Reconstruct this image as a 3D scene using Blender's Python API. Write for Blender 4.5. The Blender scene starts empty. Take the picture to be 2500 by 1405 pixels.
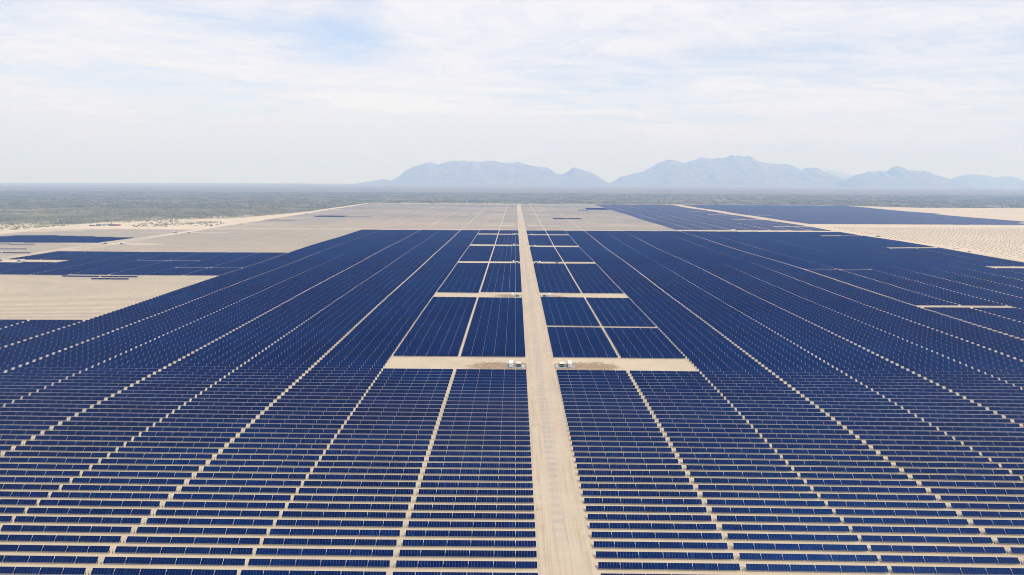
import bpy, bmesh, math, random
import numpy as np
from mathutils import Matrix, Vector

random.seed(5)
rng = np.random.default_rng(5)
SC = bpy.context.scene
COL = SC.collection

# ------------------------------------------------------------------ camera
H = 128.6                       # camera height above the nominal plain, metres
F_PX, W_PX, H_PX = 1667.0, 2500.0, 1405.0
PITCH = math.atan((702.5 - 440.0) / F_PX)
YAW = math.atan(7.0 / F_PX)
ROLL = 0.0047
cam_d = bpy.data.cameras.new('camera')
cam_d.sensor_width = 36.0
cam_d.lens = 36.0 * F_PX / W_PX
cam_d.clip_start = 1.0
cam_d.clip_end = 300000.0
cam = bpy.data.objects.new('camera', cam_d)
COL.objects.link(cam)
CAM_M = (Matrix.Translation((0, 0, H)) @ Matrix.Rotation(YAW, 4, 'Z')
         @ Matrix.Rotation(math.pi / 2 - PITCH, 4, 'X') @ Matrix.Rotation(ROLL, 4, 'Z'))
cam.matrix_world = CAM_M
SC.camera = cam
CAM_I = CAM_M.inverted()

# ------------------------------------------------------------------ light
SUN_DIR = Vector((0.52, -0.72, 1.0)).normalized()
sun_d = bpy.data.lights.new('sun', 'SUN')
sun_d.energy = 3.0
sun_d.angle = math.radians(1.5)
sun_d.color = (1.0, 0.972, 0.935)
sun = bpy.data.objects.new('sun', sun_d)
COL.objects.link(sun)
sun.rotation_mode = 'QUATERNION'
sun.rotation_quaternion = SUN_DIR.to_track_quat('Z', 'Y')
sun.location = (300, -400, 600)

SC.view_settings.view_transform = 'Standard'
SC.view_settings.look = 'None'
SC.view_settings.gamma = 1.0
SC.view_settings.exposure = 0.0
SC.cycles.max_bounces = 5
SC.cycles.diffuse_bounces = 2
SC.cycles.glossy_bounces = 2
SC.cycles.volume_bounces = 4
SC.cycles.use_denoising = True
SC.cycles.filter_width = 1.0


class NT:
    """Small node-tree writer."""
    def __init__(self, tree):
        self.t = tree

    def n(self, typ, props=None, **inp):
        nd = self.t.nodes.new(typ)
        for k, v in (props or {}).items():
            setattr(nd, k, v)
        for k, v in inp.items():
            key = int(k[1:]) if k[0] == 'i' and k[1:].isdigit() else k.replace('_', ' ')
            s = nd.inputs[key]
            if isinstance(v, bpy.types.NodeSocket):
                self.t.links.new(v, s)
            else:
                s.default_value = v
        return nd

    def math(self, op, a, b=0.0, c=0.0, clamp=False):
        return self.n('ShaderNodeMath', {'operation': op, 'use_clamp': clamp}, i0=a, i1=b, i2=c).outputs[0]

    def vec(self, op, a, b=(0, 0, 0)):
        nd = self.n('ShaderNodeVectorMath', {'operation': op}, i0=a, i1=b)
        return nd.outputs['Value'] if op in ('LENGTH', 'DOT_PRODUCT', 'DISTANCE') else nd.outputs[0]

    def mix(self, f, a, b, mode='MIX'):
        nd = self.n('ShaderNodeMix', {'data_type': 'RGBA', 'blend_type': mode})
        for idx, v in ((0, f), (6, a), (7, b)):
            if isinstance(v, bpy.types.NodeSocket):
                self.t.links.new(v, nd.inputs[idx])
            else:
                nd.inputs[idx].default_value = v if idx == 0 else (*v[:3], 1.0)
        return nd.outputs[2]

    def ramp(self, v, lo, hi, a=0.0, b=1.0):
        return self.n('ShaderNodeMapRange', {'interpolation_type': 'SMOOTHSTEP'}, i0=v, i1=lo, i2=hi, i3=a, i4=b).outputs[0]

    def noise(self, vec, scale, detail=4.0, rough=0.55, dist=0.0):
        return self.n('ShaderNodeTexNoise', {}, Vector=vec, Scale=scale, Detail=detail, Roughness=rough, Distortion=dist).outputs['Fac']

    def comb(self, x, y, z=0.0):
        return self.n('ShaderNodeCombineXYZ', {}, X=x, Y=y, Z=z).outputs[0]

    def sep(self, v):
        return self.n('ShaderNodeSeparateXYZ', {}, Vector=v).outputs


# ------------------------------------------------------------------ sky: NISHITA behind a procedural layer of thin high cloud
world = bpy.data.worlds.new('World')
SC.world = world
world.use_nodes = True
world.node_tree.nodes.clear()
w = NT(world.node_tree)
sky = w.n('ShaderNodeTexSky', {'sky_type': 'NISHITA', 'sun_disc': False,
                               'sun_elevation': math.asin(SUN_DIR.z),
                               'sun_rotation': math.atan2(SUN_DIR.x, SUN_DIR.y),
                               'altitude': 1100.0, 'air_density': 1.0, 'dust_density': 1.5, 'ozone_density': 1.0})
gen = w.n('ShaderNodeTexCoord').outputs['Generated']
dx, dy, dz = w.sep(gen)
zz = w.math('ADD', w.math('MAXIMUM', dz, 0.0), 0.05)
px_, py_ = w.math('DIVIDE', dx, zz), w.math('DIVIDE', dy, zz)
# streaks run across the view, swinging up to the right
pr = w.n('ShaderNodeVectorRotate', {'rotation_type': 'Z_AXIS'}, Vector=w.comb(px_, py_, 0.0), Angle=math.radians(-14)).outputs[0]
ps = w.n('ShaderNodeMapping', {}, Vector=pr, Scale=(0.75, 1.0, 1.0)).outputs[0]
n_big = w.noise(ps, 0.42, 3.0, 0.5, 0.8)
n_mid = w.noise(ps, 1.25, 8.0, 0.66, 1.3)
n_fin = w.noise(w.n('ShaderNodeMapping', {}, Vector=pr, Scale=(1.6, 2.2, 1.0)).outputs[0], 2.6, 7.0, 0.68, 0.9)
cov = w.math('ADD', w.math('MULTIPLY', n_big, 0.55), w.math('ADD', w.math('MULTIPLY', n_mid, 0.5), w.math('MULTIPLY', n_fin, 0.18)))


def sky_blob(x, y, sx, sy, amp):
    """A thin place in the cloud layer, in azimuth/height tangents of the sky."""
    a = w.math('DIVIDE', w.math('SUBTRACT', w.math('DIVIDE', dx, dy), x), sx)
    b = w.math('DIVIDE', w.math('SUBTRACT', w.math('DIVIDE', dz, dy), y), sy)
    d = w.math('ADD', w.math('MULTIPLY', a, a), w.math('MULTIPLY', b, b))
    g = w.math('POWER', 2.718, w.math('MULTIPLY', d, -1.0))
    return w.math('MULTIPLY', w.math('MULTIPLY', g, amp), w.math('GREATER_THAN', dy, 0.05))


for bl in ((-0.235, 0.205, 0.060, 0.028, -0.15), (-0.215, 0.255, 0.05, 0.015, -0.12), (-0.40, 0.215, 0.14, 0.03, -0.09),
           (0.33, 0.178, 0.13, 0.012, -0.08), (0.62, 0.15, 0.18, 0.010, -0.06), (-0.55, 0.16, 0.12, 0.02, -0.06),
           (-0.68, 0.22, 0.12, 0.04, -0.05), (0.30, 0.25, 0.35, 0.06, 0.08), (0.72, 0.235, 0.15, 0.02, 0.10),
           (-0.18, 0.11, 0.22, 0.02, 0.08)):
    cov = w.math('ADD', cov, sky_blob(*bl))
fac = w.ramp(cov, 0.32, 0.68, 0.32, 0.97)
bright = w.ramp(cov, 0.45, 0.85, 0.0, 1.0)
cloud_c = w.mix(bright, (8.4, 8.55, 9.4), (10.1, 10.0, 10.4))
air = w.mix(1.0, sky.outputs[0], (1.55, 1.55, 1.75), 'MULTIPLY')
skyc = w.mix(fac, air, cloud_c)
# milky band near the horizon
skyc = w.mix(w.ramp(dz, 0.0, 0.12, 0.75, 0.0), skyc, (7.6, 7.75, 9.4))
bg = w.n('ShaderNodeBackground', {}, Color=skyc, Strength=0.1)
wo = w.n('ShaderNodeOutputWorld')
world.node_tree.links.new(bg.outputs[0], wo.inputs['Surface'])


# ------------------------------------------------------------------ materials
def mat(name):
    m = bpy.data.materials.new(name)
    m.use_nodes = True
    m.node_tree.nodes.clear()
    t = NT(m.node_tree)
    out = t.n('ShaderNodeOutputMaterial')
    b = t.n('ShaderNodeBsdfPrincipled')
    m.node_tree.links.new(b.outputs[0], out.inputs['Surface'])
    return m, t, b


def setc(t, b, col):
    if isinstance(col, bpy.types.NodeSocket):
        t.t.links.new(col, b.inputs['Base Color'])
    else:
        b.inputs['Base Color'].default_value = (*col, 1.0)


def plain(name, col, rough=0.6, metal=0.0, var=0.12, scale=0.8, spec=0.4):
    m, t, b = mat(name)
    geo = t.n('ShaderNodeTexCoord').outputs['Object']
    f = t.ramp(t.noise(geo, scale, 5.0, 0.6), 0.3, 0.7)
    lo = tuple(c * (1 - var) for c in col)
    hi = tuple(min(1.0, c * (1 + var)) for c in col)
    setc(t, b, t.mix(f, lo, hi))
    b.inputs['Roughness'].default_value = rough
    b.inputs['Metallic'].default_value = metal
    b.inputs['Specular IOR Level'].default_value = spec
    return m


SAND = (0.525, 0.437, 0.320)
PALE = (0.60, 0.505, 0.385)
GREY = (0.375, 0.325, 0.280)


def sand_nodes(t, base):
    """Sand with stains at several sizes; BASE is a colour socket or a tuple."""
    p = t.n('ShaderNodeNewGeometry').outputs['Position']
    n1 = t.noise(p, 0.006, 4.0, 0.6)
    n2 = t.noise(p, 0.06, 5.0, 0.65)
    n3 = t.noise(p, 0.9, 4.0, 0.7)
    n4 = t.noise(t.n('ShaderNodeMapping', {}, Vector=p, Scale=(0.05, 1.2, 0.3)).outputs[0], 1.0, 3.0, 0.6)
    v = t.math('ADD', t.math('MULTIPLY', n1, 0.30), t.math('ADD', t.math('MULTIPLY', n2, 0.34),
               t.math('ADD', t.math('MULTIPLY', n3, 0.20), t.math('MULTIPLY', n4, 0.22))))
    v = t.math('ADD', v, 0.47)
    return p, t.mix(1.0, base, t.n('ShaderNodeCombineColor', {}, Red=v, Green=v, Blue=v).outputs[0], 'MULTIPLY')


def sand_mat(name, col):
    m, t, b = mat(name)
    p, c = sand_nodes(t, col)
    setc(t, b, c)
    b.inputs['Roughness'].default_value = 0.95
    b.inputs['Specular IOR Level'].default_value = 0.1
    return m


STATIONS = []      # filled below: (x, y) of near pads, for the damp soil round them


def ground_mat():
    m, t, b = mat('desert_ground')
    zone = t.n('ShaderNodeAttribute', {'attribute_name': 'zone'}).outputs['Color']
    zr = t.n('ShaderNodeSeparateColor', {}, Color=zone).outputs
    p, sand = sand_nodes(t, SAND)
    _, grey = sand_nodes(t, GREY)
    _, pale = sand_nodes(t, PALE)
    # graded unbuilt blocks: long faint stripes across, as the graders left them
    st = t.noise(t.n('ShaderNodeMapping', {}, Vector=p, Scale=(0.006, 0.045, 0.1)).outputs[0], 1.0, 6.0, 0.7, 0.6)
    grey = t.mix(t.ramp(st, 0.35, 0.68), grey, sand)
    c = t.mix(zr['Green'], sand, grey)
    c = t.mix(zr['Red'], c, pale)
    # scrub country: dark thicket, thin thicket and open pale soil in patches
    s1 = t.noise(p, 0.035, 6.0, 0.7, 0.5)
    s2 = t.noise(t.n('ShaderNodeMapping', {}, Vector=p, Scale=(0.0006, 0.0011, 1)).outputs[0], 1.0, 6.0, 0.62, 0.4)
    s3 = t.noise(t.n('ShaderNodeMapping', {}, Vector=p, Scale=(0.0012, 0.006, 1)).outputs[0], 1.0, 4.0, 0.6)
    green = t.mix(t.ramp(s1, 0.4, 0.62), (0.10, 0.108, 0.058), (0.20, 0.192, 0.115))
    soil = t.mix(t.ramp(s2, 0.3, 0.7), (0.50, 0.44, 0.27), (0.30, 0.285, 0.18))
    _, y_, _z = t.sep(p)
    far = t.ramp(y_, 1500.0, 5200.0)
    thr = t.math('ADD', t.math('SUBTRACT', s1, 0.5), t.math('ADD', t.math('MULTIPLY', t.math('SUBTRACT', s2, 0.5), 0.5),
                 t.math('MULTIPLY', t.math('SUBTRACT', zr['Blue'], 0.5), 0.5)))
    thr = t.math('ADD', thr, t.math('MULTIPLY', far, 0.06))
    cover = t.ramp(thr, 0.02, 0.26)
    green = t.mix(t.math('MULTIPLY', far, 0.75), green, t.mix(t.ramp(s2, 0.35, 0.65), (0.195, 0.18, 0.125), (0.26, 0.235, 0.17)))  # scrub paler with distance: haze put into its colour
    far2 = t.ramp(y_, 4500.0, 16000.0)  # far plain lightened towards the horizon, painted haze on top of the volume
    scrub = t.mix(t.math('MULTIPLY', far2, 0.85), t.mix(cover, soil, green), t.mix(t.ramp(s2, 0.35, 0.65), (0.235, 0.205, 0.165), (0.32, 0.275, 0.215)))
    bare = t.ramp(t.math('ADD', t.math('MULTIPLY', s3, 0.8), t.math('MULTIPLY', s1, 0.2)), 0.60, 0.67)
    scrub = t.mix(t.math('MULTIPLY', bare, 0.75), scrub, (0.36, 0.33, 0.26))
    c = t.mix(t.math('MULTIPLY', t.ramp(zr['Blue'], 0.0, 0.8), t.ramp(t.math('ADD', t.math('MULTIPLY', zr['Blue'], 0.55), t.noise(p, 0.05, 5.0, 0.75, 0.3)), 0.50, 0.72)), c, scrub)
    # the unbuilt blocks differ a little from one another
    bx = t.math('FLOOR', t.math('DIVIDE', t.math('ADD', t.sep(p)[0], 41.0), 98.2))
    by = t.math('FLOOR', t.math('DIVIDE', y_, 147.0))
    bw = t.n('ShaderNodeTexWhiteNoise', {'noise_dimensions': '2D'}, Vector=t.comb(bx, by, 0.0)).outputs['Value']
    tint = t.mix(bw, (0.80, 0.83, 0.89), (1.10, 1.07, 1.02))
    tint = t.mix(t.math('MULTIPLY', zr['Green'], t.ramp(y_, 1700.0, 1800.0)), (1, 1, 1), tint)
    c = t.mix(1.0, c, tint, 'MULTIPLY')
    # damp, churned soil round the nearest inverter pads
    wob = t.math('MULTIPLY', t.math('SUBTRACT', t.noise(p, 0.16, 4.0, 0.6, 1.5), 0.5), 1.5)
    x_ = t.sep(p)[0]
    mask = None
    for (sx, sy, rx, ry) in STATIONS:
        a = t.math('DIVIDE', t.math('SUBTRACT', x_, sx), rx)
        bb = t.math('DIVIDE', t.math('SUBTRACT', y_, sy), ry)
        d = t.math('ADD', t.math('SQRT', t.math('ADD', t.math('MULTIPLY', a, a), t.math('MULTIPLY', bb, bb))), wob)
        g = t.ramp(d, 0.65, 1.0, 1.0, 0.0)
        mask = g if mask is None else t.math('MAXIMUM', mask, g)
    damp = t.mix(t.ramp(t.noise(p, 0.35, 5.0, 0.65, 1.0), 0.35, 0.65), (0.25, 0.175, 0.105), (0.38, 0.285, 0.18))
    c = t.mix(t.math('MULTIPLY', mask, 0.95), c, damp)
    setc(t, b, c)
    b.inputs['Roughness'].default_value = 0.95
    b.inputs['Specular IOR Level'].default_value = 0.1
    return m


def road_mat():
    """Graded sand with a compacted grey gravel band laid in strips along the middle and wheel ruts."""
    m, t, b = mat('graded_road')
    p, c = sand_nodes(t, (0.515, 0.428, 0.322))
    x_, y_, _ = t.sep(p)
    nz = t.noise(p, 0.12, 4.0, 0.6)
    off = t.math('ADD', t.math('SUBTRACT', x_, 17.0), t.math('MULTIPLY', t.math('SUBTRACT', nz, 0.5), 5.0))
    band = t.ramp(t.math('ABSOLUTE', off), 1.6, 3.4, 1.0, 0.0)
    bars = t.ramp(t.math('SINE', t.math('MULTIPLY', y_, 2 * math.pi / 6.72)), -0.6, 0.7, 0.30, 1.0)
    fade = t.math('MULTIPLY', t.ramp(y_, 205.0, 250.0), t.ramp(y_, 700.0, 2200.0, 1.0, 0.25))
    patch = t.ramp(t.noise(p, 0.02, 3.0, 0.5), 0.30, 0.60, 0.35, 1.0)
    g = t.math('MULTIPLY', t.math('MULTIPLY', band, bars), t.math('MULTIPLY', fade, patch))
    c = t.mix(t.math('MULTIPLY', g, 0.85), c, (0.40, 0.355, 0.315))
    ruts = t.noise(t.n('ShaderNodeMapping', {}, Vector=p, Scale=(1.3, 0.02, 1)).outputs[0], 1.0, 4.0, 0.6)
    c = t.mix(t.ramp(ruts, 0.45, 0.72, 0.0, 0.65), c, (0.385, 0.305, 0.215))
    edge = t.math('ABSOLUTE', t.math('SUBTRACT', t.math('ABSOLUTE', t.math('SUBTRACT', x_, 18.2)), 7.4))
    c = t.mix(t.math('MULTIPLY', t.ramp(edge, 0.2, 1.3, 0.5, 0.0), t.ramp(t.noise(p, 0.09, 4.0, 0.6), 0.42, 0.62)), c, (0.40, 0.32, 0.23))
    spots = t.ramp(t.noise(p, 0.55, 3.0, 0.6), 0.68, 0.78, 0.0, 0.4)
    c = t.mix(spots, c, (0.33, 0.25, 0.17))
    setc(t, b, c)
    b.inputs['Roughness'].default_value = 0.95
    b.inputs['Specular IOR Level'].default_value = 0.1
    return m


def panel_mat():
    """Blue silicon under glass, one shade per panel, with the pale aluminium frame round each."""
    m, t, b = mat('solar_cells')
    uv = t.n('ShaderNodeUVMap', {'uv_map': 'UVMap'}).outputs[0]
    u, v, _ = t.sep(uv)
    rid = t.n('ShaderNodeAttribute', {'attribute_name': 'rid'}).outputs['Fac']
    rnd = t.n('ShaderNodeObjectInfo').outputs['Random']
    cell = t.math('FLOOR', u)
    wn = t.n('ShaderNodeTexWhiteNoise', {'noise_dimensions': '3D'}, Vector=t.comb(cell, t.math('MULTIPLY', rid, 17.3), t.math('MULTIPLY', rnd, 91.7)))
    r1, r2, r3 = t.n('ShaderNodeSeparateColor', {}, Color=wn.outputs['Color']).outputs[:3]
    p = t.n('ShaderNodeNewGeometry').outputs['Position']
    big = t.noise(p, 0.012, 3.0, 0.6)
    c = t.mix(r1, (0.0002, 0.0010, 0.024), (0.0003, 0.0036, 0.045))
    c = t.mix(t.math('MULTIPLY', t.ramp(r2, 0.90, 1.0), 0.6), c, (0.004, 0.030, 0.085))
    c = t.mix(t.ramp(big, 0.40, 0.66, 0.0, 0.5), c, (0.0002, 0.0110, 0.064))
    # whole tables differ a little in tone, and broad areas lean towards teal
    px_, py_, _ = t.sep(p)
    row = t.math('FLOOR', t.math('DIVIDE', t.math('SUBTRACT', py_, 201.0), 6.72))
    tab = t.math('FLOOR', t.math('DIVIDE', t.math('ADD', px_, 41.0), 49.0))
    w2 = t.n('ShaderNodeTexWhiteNoise', {'noise_dimensions': '2D'}, Vector=t.comb(row, tab, 0.0)).outputs['Value']
    k = t.math('ADD', 0.72, t.math('MULTIPLY', w2, 0.5))
    c = t.mix(1.0, c, t.n('ShaderNodeCombineColor', {}, Red=k, Green=k, Blue=k).outputs[0], 'MULTIPLY')
    wide = t.ramp(t.noise(p, 0.0022, 3.0, 0.55), 0.42, 0.62, 0.0, 0.55)
    c = t.mix(wide, c, (0.0002, 0.0115, 0.064))
    fu = t.math('FRACT', u)
    ed = t.math('MINIMUM', t.math('MINIMUM', fu, t.math('SUBTRACT', 1.0, fu)),
                t.math('MULTIPLY', t.math('MINIMUM', v, t.math('SUBTRACT', 1.0, v)), 2.0))
    fr = t.math('LESS_THAN', ed, 0.017)
    c = t.mix(fr, c, (0.055, 0.105, 0.22))
    setc(t, b, c)
    rg = t.math('ADD', 0.22, t.math('MULTIPLY', fr, 0.25))
    t.t.links.new(rg, b.inputs['Roughness'])
    b.inputs['IOR'].default_value = 1.38
    b.inputs['Specular Tint'].default_value = (0.10, 0.30, 1.0, 1.0)
    b.inputs['Specular IOR Level'].default_value = 0.5
    return m


M_PANEL = panel_mat()
M_ALU = plain('aluminium_frame', (0.085, 0.12, 0.18), 0.6, 0.0, 0.08)
M_BACK = plain('panel_backsheet', (0.45, 0.45, 0.44), 0.7)
M_STEEL = plain('galvanised_steel', (0.34, 0.34, 0.33), 0.55, 0.5)
M_DARKST = plain('dark_steel', (0.12, 0.11, 0.10), 0.6, 0.2)
M_WHITE = plain('white_paint', (0.80, 0.80, 0.78), 0.5, 0.0, 0.05)
M_LGREY = plain('light_grey_and_shaded_white', (0.50, 0.51, 0.52), 0.55, 0.0, 0.06)  # on container walls and doors: white paint with shade in the colour
M_CREAM = plain('cream_roof_paint', (0.78, 0.76, 0.66), 0.5, 0.0, 0.05)
M_OLIVE = plain('olive_yellow_steel', (0.21, 0.19, 0.085), 0.55)
M_BLACK = plain('dark_louvre', (0.025, 0.027, 0.03), 0.5)
M_CONC = plain('pad_concrete', (0.30, 0.30, 0.295), 0.9, 0.0, 0.15, 0.4)
M_ORANGE = plain('orange_paint', (0.55, 0.24, 0.11), 0.5)
M_BLUE = plain('blue_tarp', (0.15, 0.18, 0.25), 0.7)
M_TEAL = plain('teal_sheet', (0.19, 0.27, 0.26), 0.6)
M_BROWN = plain('brown_shed', (0.17, 0.10, 0.08), 0.7)
M_DGREY = plain('dark_grey_sheet', (0.13, 0.14, 0.16), 0.6)
M_GREEN = plain('green_paint', (0.10, 0.25, 0.16), 0.5)
M_GLASS = plain('dark_window', (0.02, 0.025, 0.03), 0.15)
M_TYRE = plain('tyre_rubber', (0.03, 0.03, 0.03), 0.85)
M_RED = plain('faded_red_paint', (0.50, 0.20, 0.13), 0.6)
M_YELLOW = plain('machine_yellow', (0.65, 0.40, 0.05), 0.5)
M_WOOD = plain('bundle_wood', (0.24, 0.20, 0.16), 0.85)


# ------------------------------------------------------------------ terrain
def smooth(x, a, b):
    t = np.clip((np.asarray(x, float) - a) / (b - a), 0, 1)
    return t * t * (3 - 2 * t)


def T(x, y):
    """Ground height: a nearly level basin with long low swells, on a curved earth."""
    x = np.asarray(x, float)
    y = np.asarray(y, float)
    amp = 0.35 + 0.65 * smooth(y, 350, 1000)
    z = amp * (0.55 * np.sin(y / 83.0 + x / 310.0 + 0.6) + 0.5 * np.sin(y / 131.0 - x / 240.0 + 2.0)
               + 0.4 * np.sin(x / 97.0 + y / 410.0 + 1.0))
    z = z + 3.2 * smooth(y, 620, 950) * smooth(-x, 60, 320) * (1 - 0.35 * smooth(y, 1100, 1900)) * (1 - smooth(-x, 900, 1500))
    z = z + 2.2 * smooth(y, 900, 1500) * smooth(x, 500, 800) * (1 - smooth(x, 1400, 2200))
    near = np.exp(-np.maximum(y, 0) / 600.0)
    g = -0.013 * (x - 55.0 * np.tanh(x / 55.0))
    z = z + near * np.clip(g, -3.5, 3.5)
    z = z * (1 - smooth(np.hypot(x, y), 4500, 7000))
    return z - (x * x + y * y) / (2 * 7.4e6)


def seen(x, y):
    """Where a ground point would appear to lie if the plain were a perfect plane (for laying out the blocks as surveyed)."""
    k = H / (H - T(x, y))
    return x * k, y * k


def lay(xm, ym):
    """Inverse of seen()."""
    x, y = float(xm), float(ym)
    for _ in range(12):
        k = 1 - float(T(x, y)) / H
        x, y = xm * k, ym * k
    return x, y


# ------------------------------------------------------------------ mesh helpers
def np_mesh(name, V, Fq, mats, midx=None, uv=None, face_attr=None, vcol=None, smooth_faces=False):
    me = bpy.data.meshes.new(name)
    V = np.asarray(V, np.float32)
    Fq = np.asarray(Fq, np.int32)
    k = Fq.shape[1]
    me.vertices.add(len(V))
    me.vertices.foreach_set('co', V.ravel())
    me.loops.add(len(Fq) * k)
    me.loops.foreach_set('vertex_index', Fq.ravel())
    me.polygons.add(len(Fq))
    me.polygons.foreach_set('loop_start', np.arange(0, len(Fq) * k, k, dtype=np.int32))
    for m in mats:
        me.materials.append(m)
    if midx is not None:
        me.polygons.foreach_set('material_index', np.asarray(midx, np.int32))
    me.polygons.foreach_set('use_smooth', np.full(len(Fq), smooth_faces, bool))
    me.update(calc_edges=True)
    if uv is not None:
        l = me.uv_layers.new(name='UVMap')
        l.data.foreach_set('uv', np.asarray(uv, np.float32).ravel())
    if face_attr is not None:
        a = me.attributes.new(face_attr[0], 'FLOAT', 'FACE')
        a.data.foreach_set('value', np.asarray(face_attr[1], np.float32))
    if vcol is not None:
        a = me.color_attributes.new('zone', 'FLOAT_COLOR', 'POINT')
        c4 = np.ones((len(V), 4), np.float32)
        c4[:, :3] = vcol
        a.data.foreach_set('color', c4.ravel())
    return me


BOXF = np.array([[0, 1, 5, 4], [1, 2, 6, 5], [2, 3, 7, 6], [3, 0, 4, 7], [4, 5, 6, 7], [3, 2, 1, 0]])   # front right back left top bottom


class MB:
    """Collects boxes, bars and cylinders for ONE part."""
    def __init__(self):
        self.v, self.f, self.m = [], [], []

    def box(self, c, s, mi=0, top=(1.0, 1.0), shift=(0.0, 0.0)):
        n = len(self.v)
        hx, hy, hz = s[0] / 2, s[1] / 2, s[2] / 2
        for z, kx, ky, ox, oy in ((-hz, 1, 1, 0, 0), (hz, top[0], top[1], shift[0], shift[1])):
            for sx, sy in ((-1, -1), (1, -1), (1, 1), (-1, 1)):
                self.v.append((c[0] + sx * hx * kx + ox, c[1] + sy * hy * ky + oy, c[2] + z))
        for q in BOXF:
            self.f.append([n + i for i in q])
            self.m.append(mi)
        return self

    def cyl(self, c, r, length, axis='X', seg=12, mi=0):
        n = len(self.v)
        for e in (-length / 2, length / 2):
            for i in range(seg):
                a = 2 * math.pi * i / seg
                u, v = r * math.cos(a), r * math.sin(a)
                p = {'X': (e, u, v), 'Y': (u, e, v), 'Z': (u, v, e)}[axis]
                self.v.append((c[0] + p[0], c[1] + p[1], c[2] + p[2]))
        for i in range(seg):
            j = (i + 1) % seg
            self.f.append([n + i, n + j, n + seg + j, n + seg + i])
            self.m.append(mi)
        self.f.append([n + i for i in range(seg)][::-1])
        self.f.append([n + seg + i for i in range(seg)])
        self.m += [mi, mi]
        return self

    def mesh(self, name, *mats, bevel=0.0):
        me = bpy.data.meshes.new(name)
        me.from_pydata(self.v, [], self.f)
        for m in mats:
            me.materials.append(m)
        me.polygons.foreach_set('material_index', np.array(self.m, np.int32))
        bm = bmesh.new()
        bm.from_mesh(me)
        bmesh.ops.recalc_face_normals(bm, faces=bm.faces)
        if bevel:
            bmesh.ops.bevel(bm, geom=list(bm.edges), offset=bevel, segments=1, affect='EDGES')
        bm.to_mesh(me)
        bm.free()
        me.update()
        return me


def link(name, me, parent=None, loc=(0, 0, 0), rot=(0, 0, 0)):
    o = bpy.data.objects.new(name, me)
    COL.objects.link(o)
    o.location = loc
    o.rotation_euler = rot
    if parent:
        o.parent = parent
    return o


def tag(o, label, cat, group=None, kind=None):
    o['label'] = label
    if cat:
        o['category'] = cat
    if group:
        o['group'] = group
    if kind:
        o['kind'] = kind
    return o


def copy_tree(o, parent=None):
    c = o.copy()
    COL.objects.link(c)
    if parent:
        c.parent = parent
    for ch in o.children:
        copy_tree(ch, c)
    return c


def struct(name, me):
    o = link(name, me)
    o['kind'] = 'structure'
    return o


ONES = ['', 'first', 'second', 'third', 'fourth', 'fifth', 'sixth', 'seventh', 'eighth', 'ninth', 'tenth', 'eleventh', 'twelfth',
        'thirteenth', 'fourteenth', 'fifteenth', 'sixteenth', 'seventeenth', 'eighteenth', 'nineteenth']


def ordinal(n):
    if n < 20:
        return ONES[n]
    tens = {2: ('twentieth', 'twenty'), 3: ('thirtieth', 'thirty'), 4: ('fortieth', 'forty'), 5: ('fiftieth', 'fifty'),
            6: ('sixtieth', 'sixty'), 7: ('seventieth', 'seventy')}[n // 10]
    return tens[0] if n % 10 == 0 else tens[1] + '-' + ONES[n % 10]


# ------------------------------------------------------------------ block layout (surveyed plan coordinates, metres)
ROAD_L, ROAD_R = 8.2, 28.2
LROAD_C, RROAD_C = -789.0, 846.0
CROSS = (1741.0, 1772.0)
ALLEYS = [(449, 481), (737, 771), (1048, 1075), (1318, 1353), (1599, 1634)]          # beside the main road
ALLEYS_FAR = [1940, 2270, 2548, 2880, 3200, 3590]
SEG = [7, 8, 8, 8, 7, 7]
MOD = 1.028                    # panel pitch along a tracker
SEG_GAP = 0.19
LEN = 45 * MOD + 5 * SEG_GAP
PITCH_Y = 6.72
ROW0 = 204.4
TILT = math.radians(41.5)
CH, ZC = 2.13, 1.42            # panel length, axle height


def columns():
    """(x of west end, block tag, index from road, wide gap on its outer side)"""
    cols = []
    x = ROAD_R + 0.2
    for i in range(8):
        cols.append((x, 'R', i))
        x += LEN + (2.2 if i % 2 == 0 else 1.35)
    x = 423.0
    for i in range(8):
        cols.append((x, 'RR', i))
        x += LEN + (2.9 if i % 2 == 0 else 2.2)
    x = 874.0
    for i in range(19):
        cols.append((x, 'FR', i))
        x += LEN + (2.2 if i % 2 == 0 else 1.35)
    x = ROAD_L - 0.2
    for i in range(8):
        cols.append((x - LEN, 'L', i))
        x -= LEN + (2.2 if i % 2 == 0 else 1.35)
    x = -385.0
    for i in range(8):
        cols.append((x - LEN, 'LL', i))
        x -= LEN + (2.2 if i % 2 == 0 else 1.35)
    x = -804.0
    for i in range(10):
        cols.append((x - LEN, 'FL', i))
        x -= LEN + (2.2 if i % 2 == 0 else 1.35)
    return cols


def in_poly(px, py, poly):
    c = False
    n = len(poly)
    for i in range(n):
        x1, y1 = poly[i]
        x2, y2 = poly[(i + 1) % n]
        if (y1 > py) != (y2 > py) and px < (x2 - x1) * (py - y1) / (y2 - y1) + x1:
            c = not c
    return c


P_L3 = [(-1300, 1352), (-801, 1352), (-801, 1462), (-1028, 1518), (-1116, 1517), (-1170, 1440), (-1300, 1400)]
P_FR = [(860, 2079), (1541, 2079), (1666, 2250), (1706, 2895), (1765, 3685), (860, 3690)]


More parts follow.
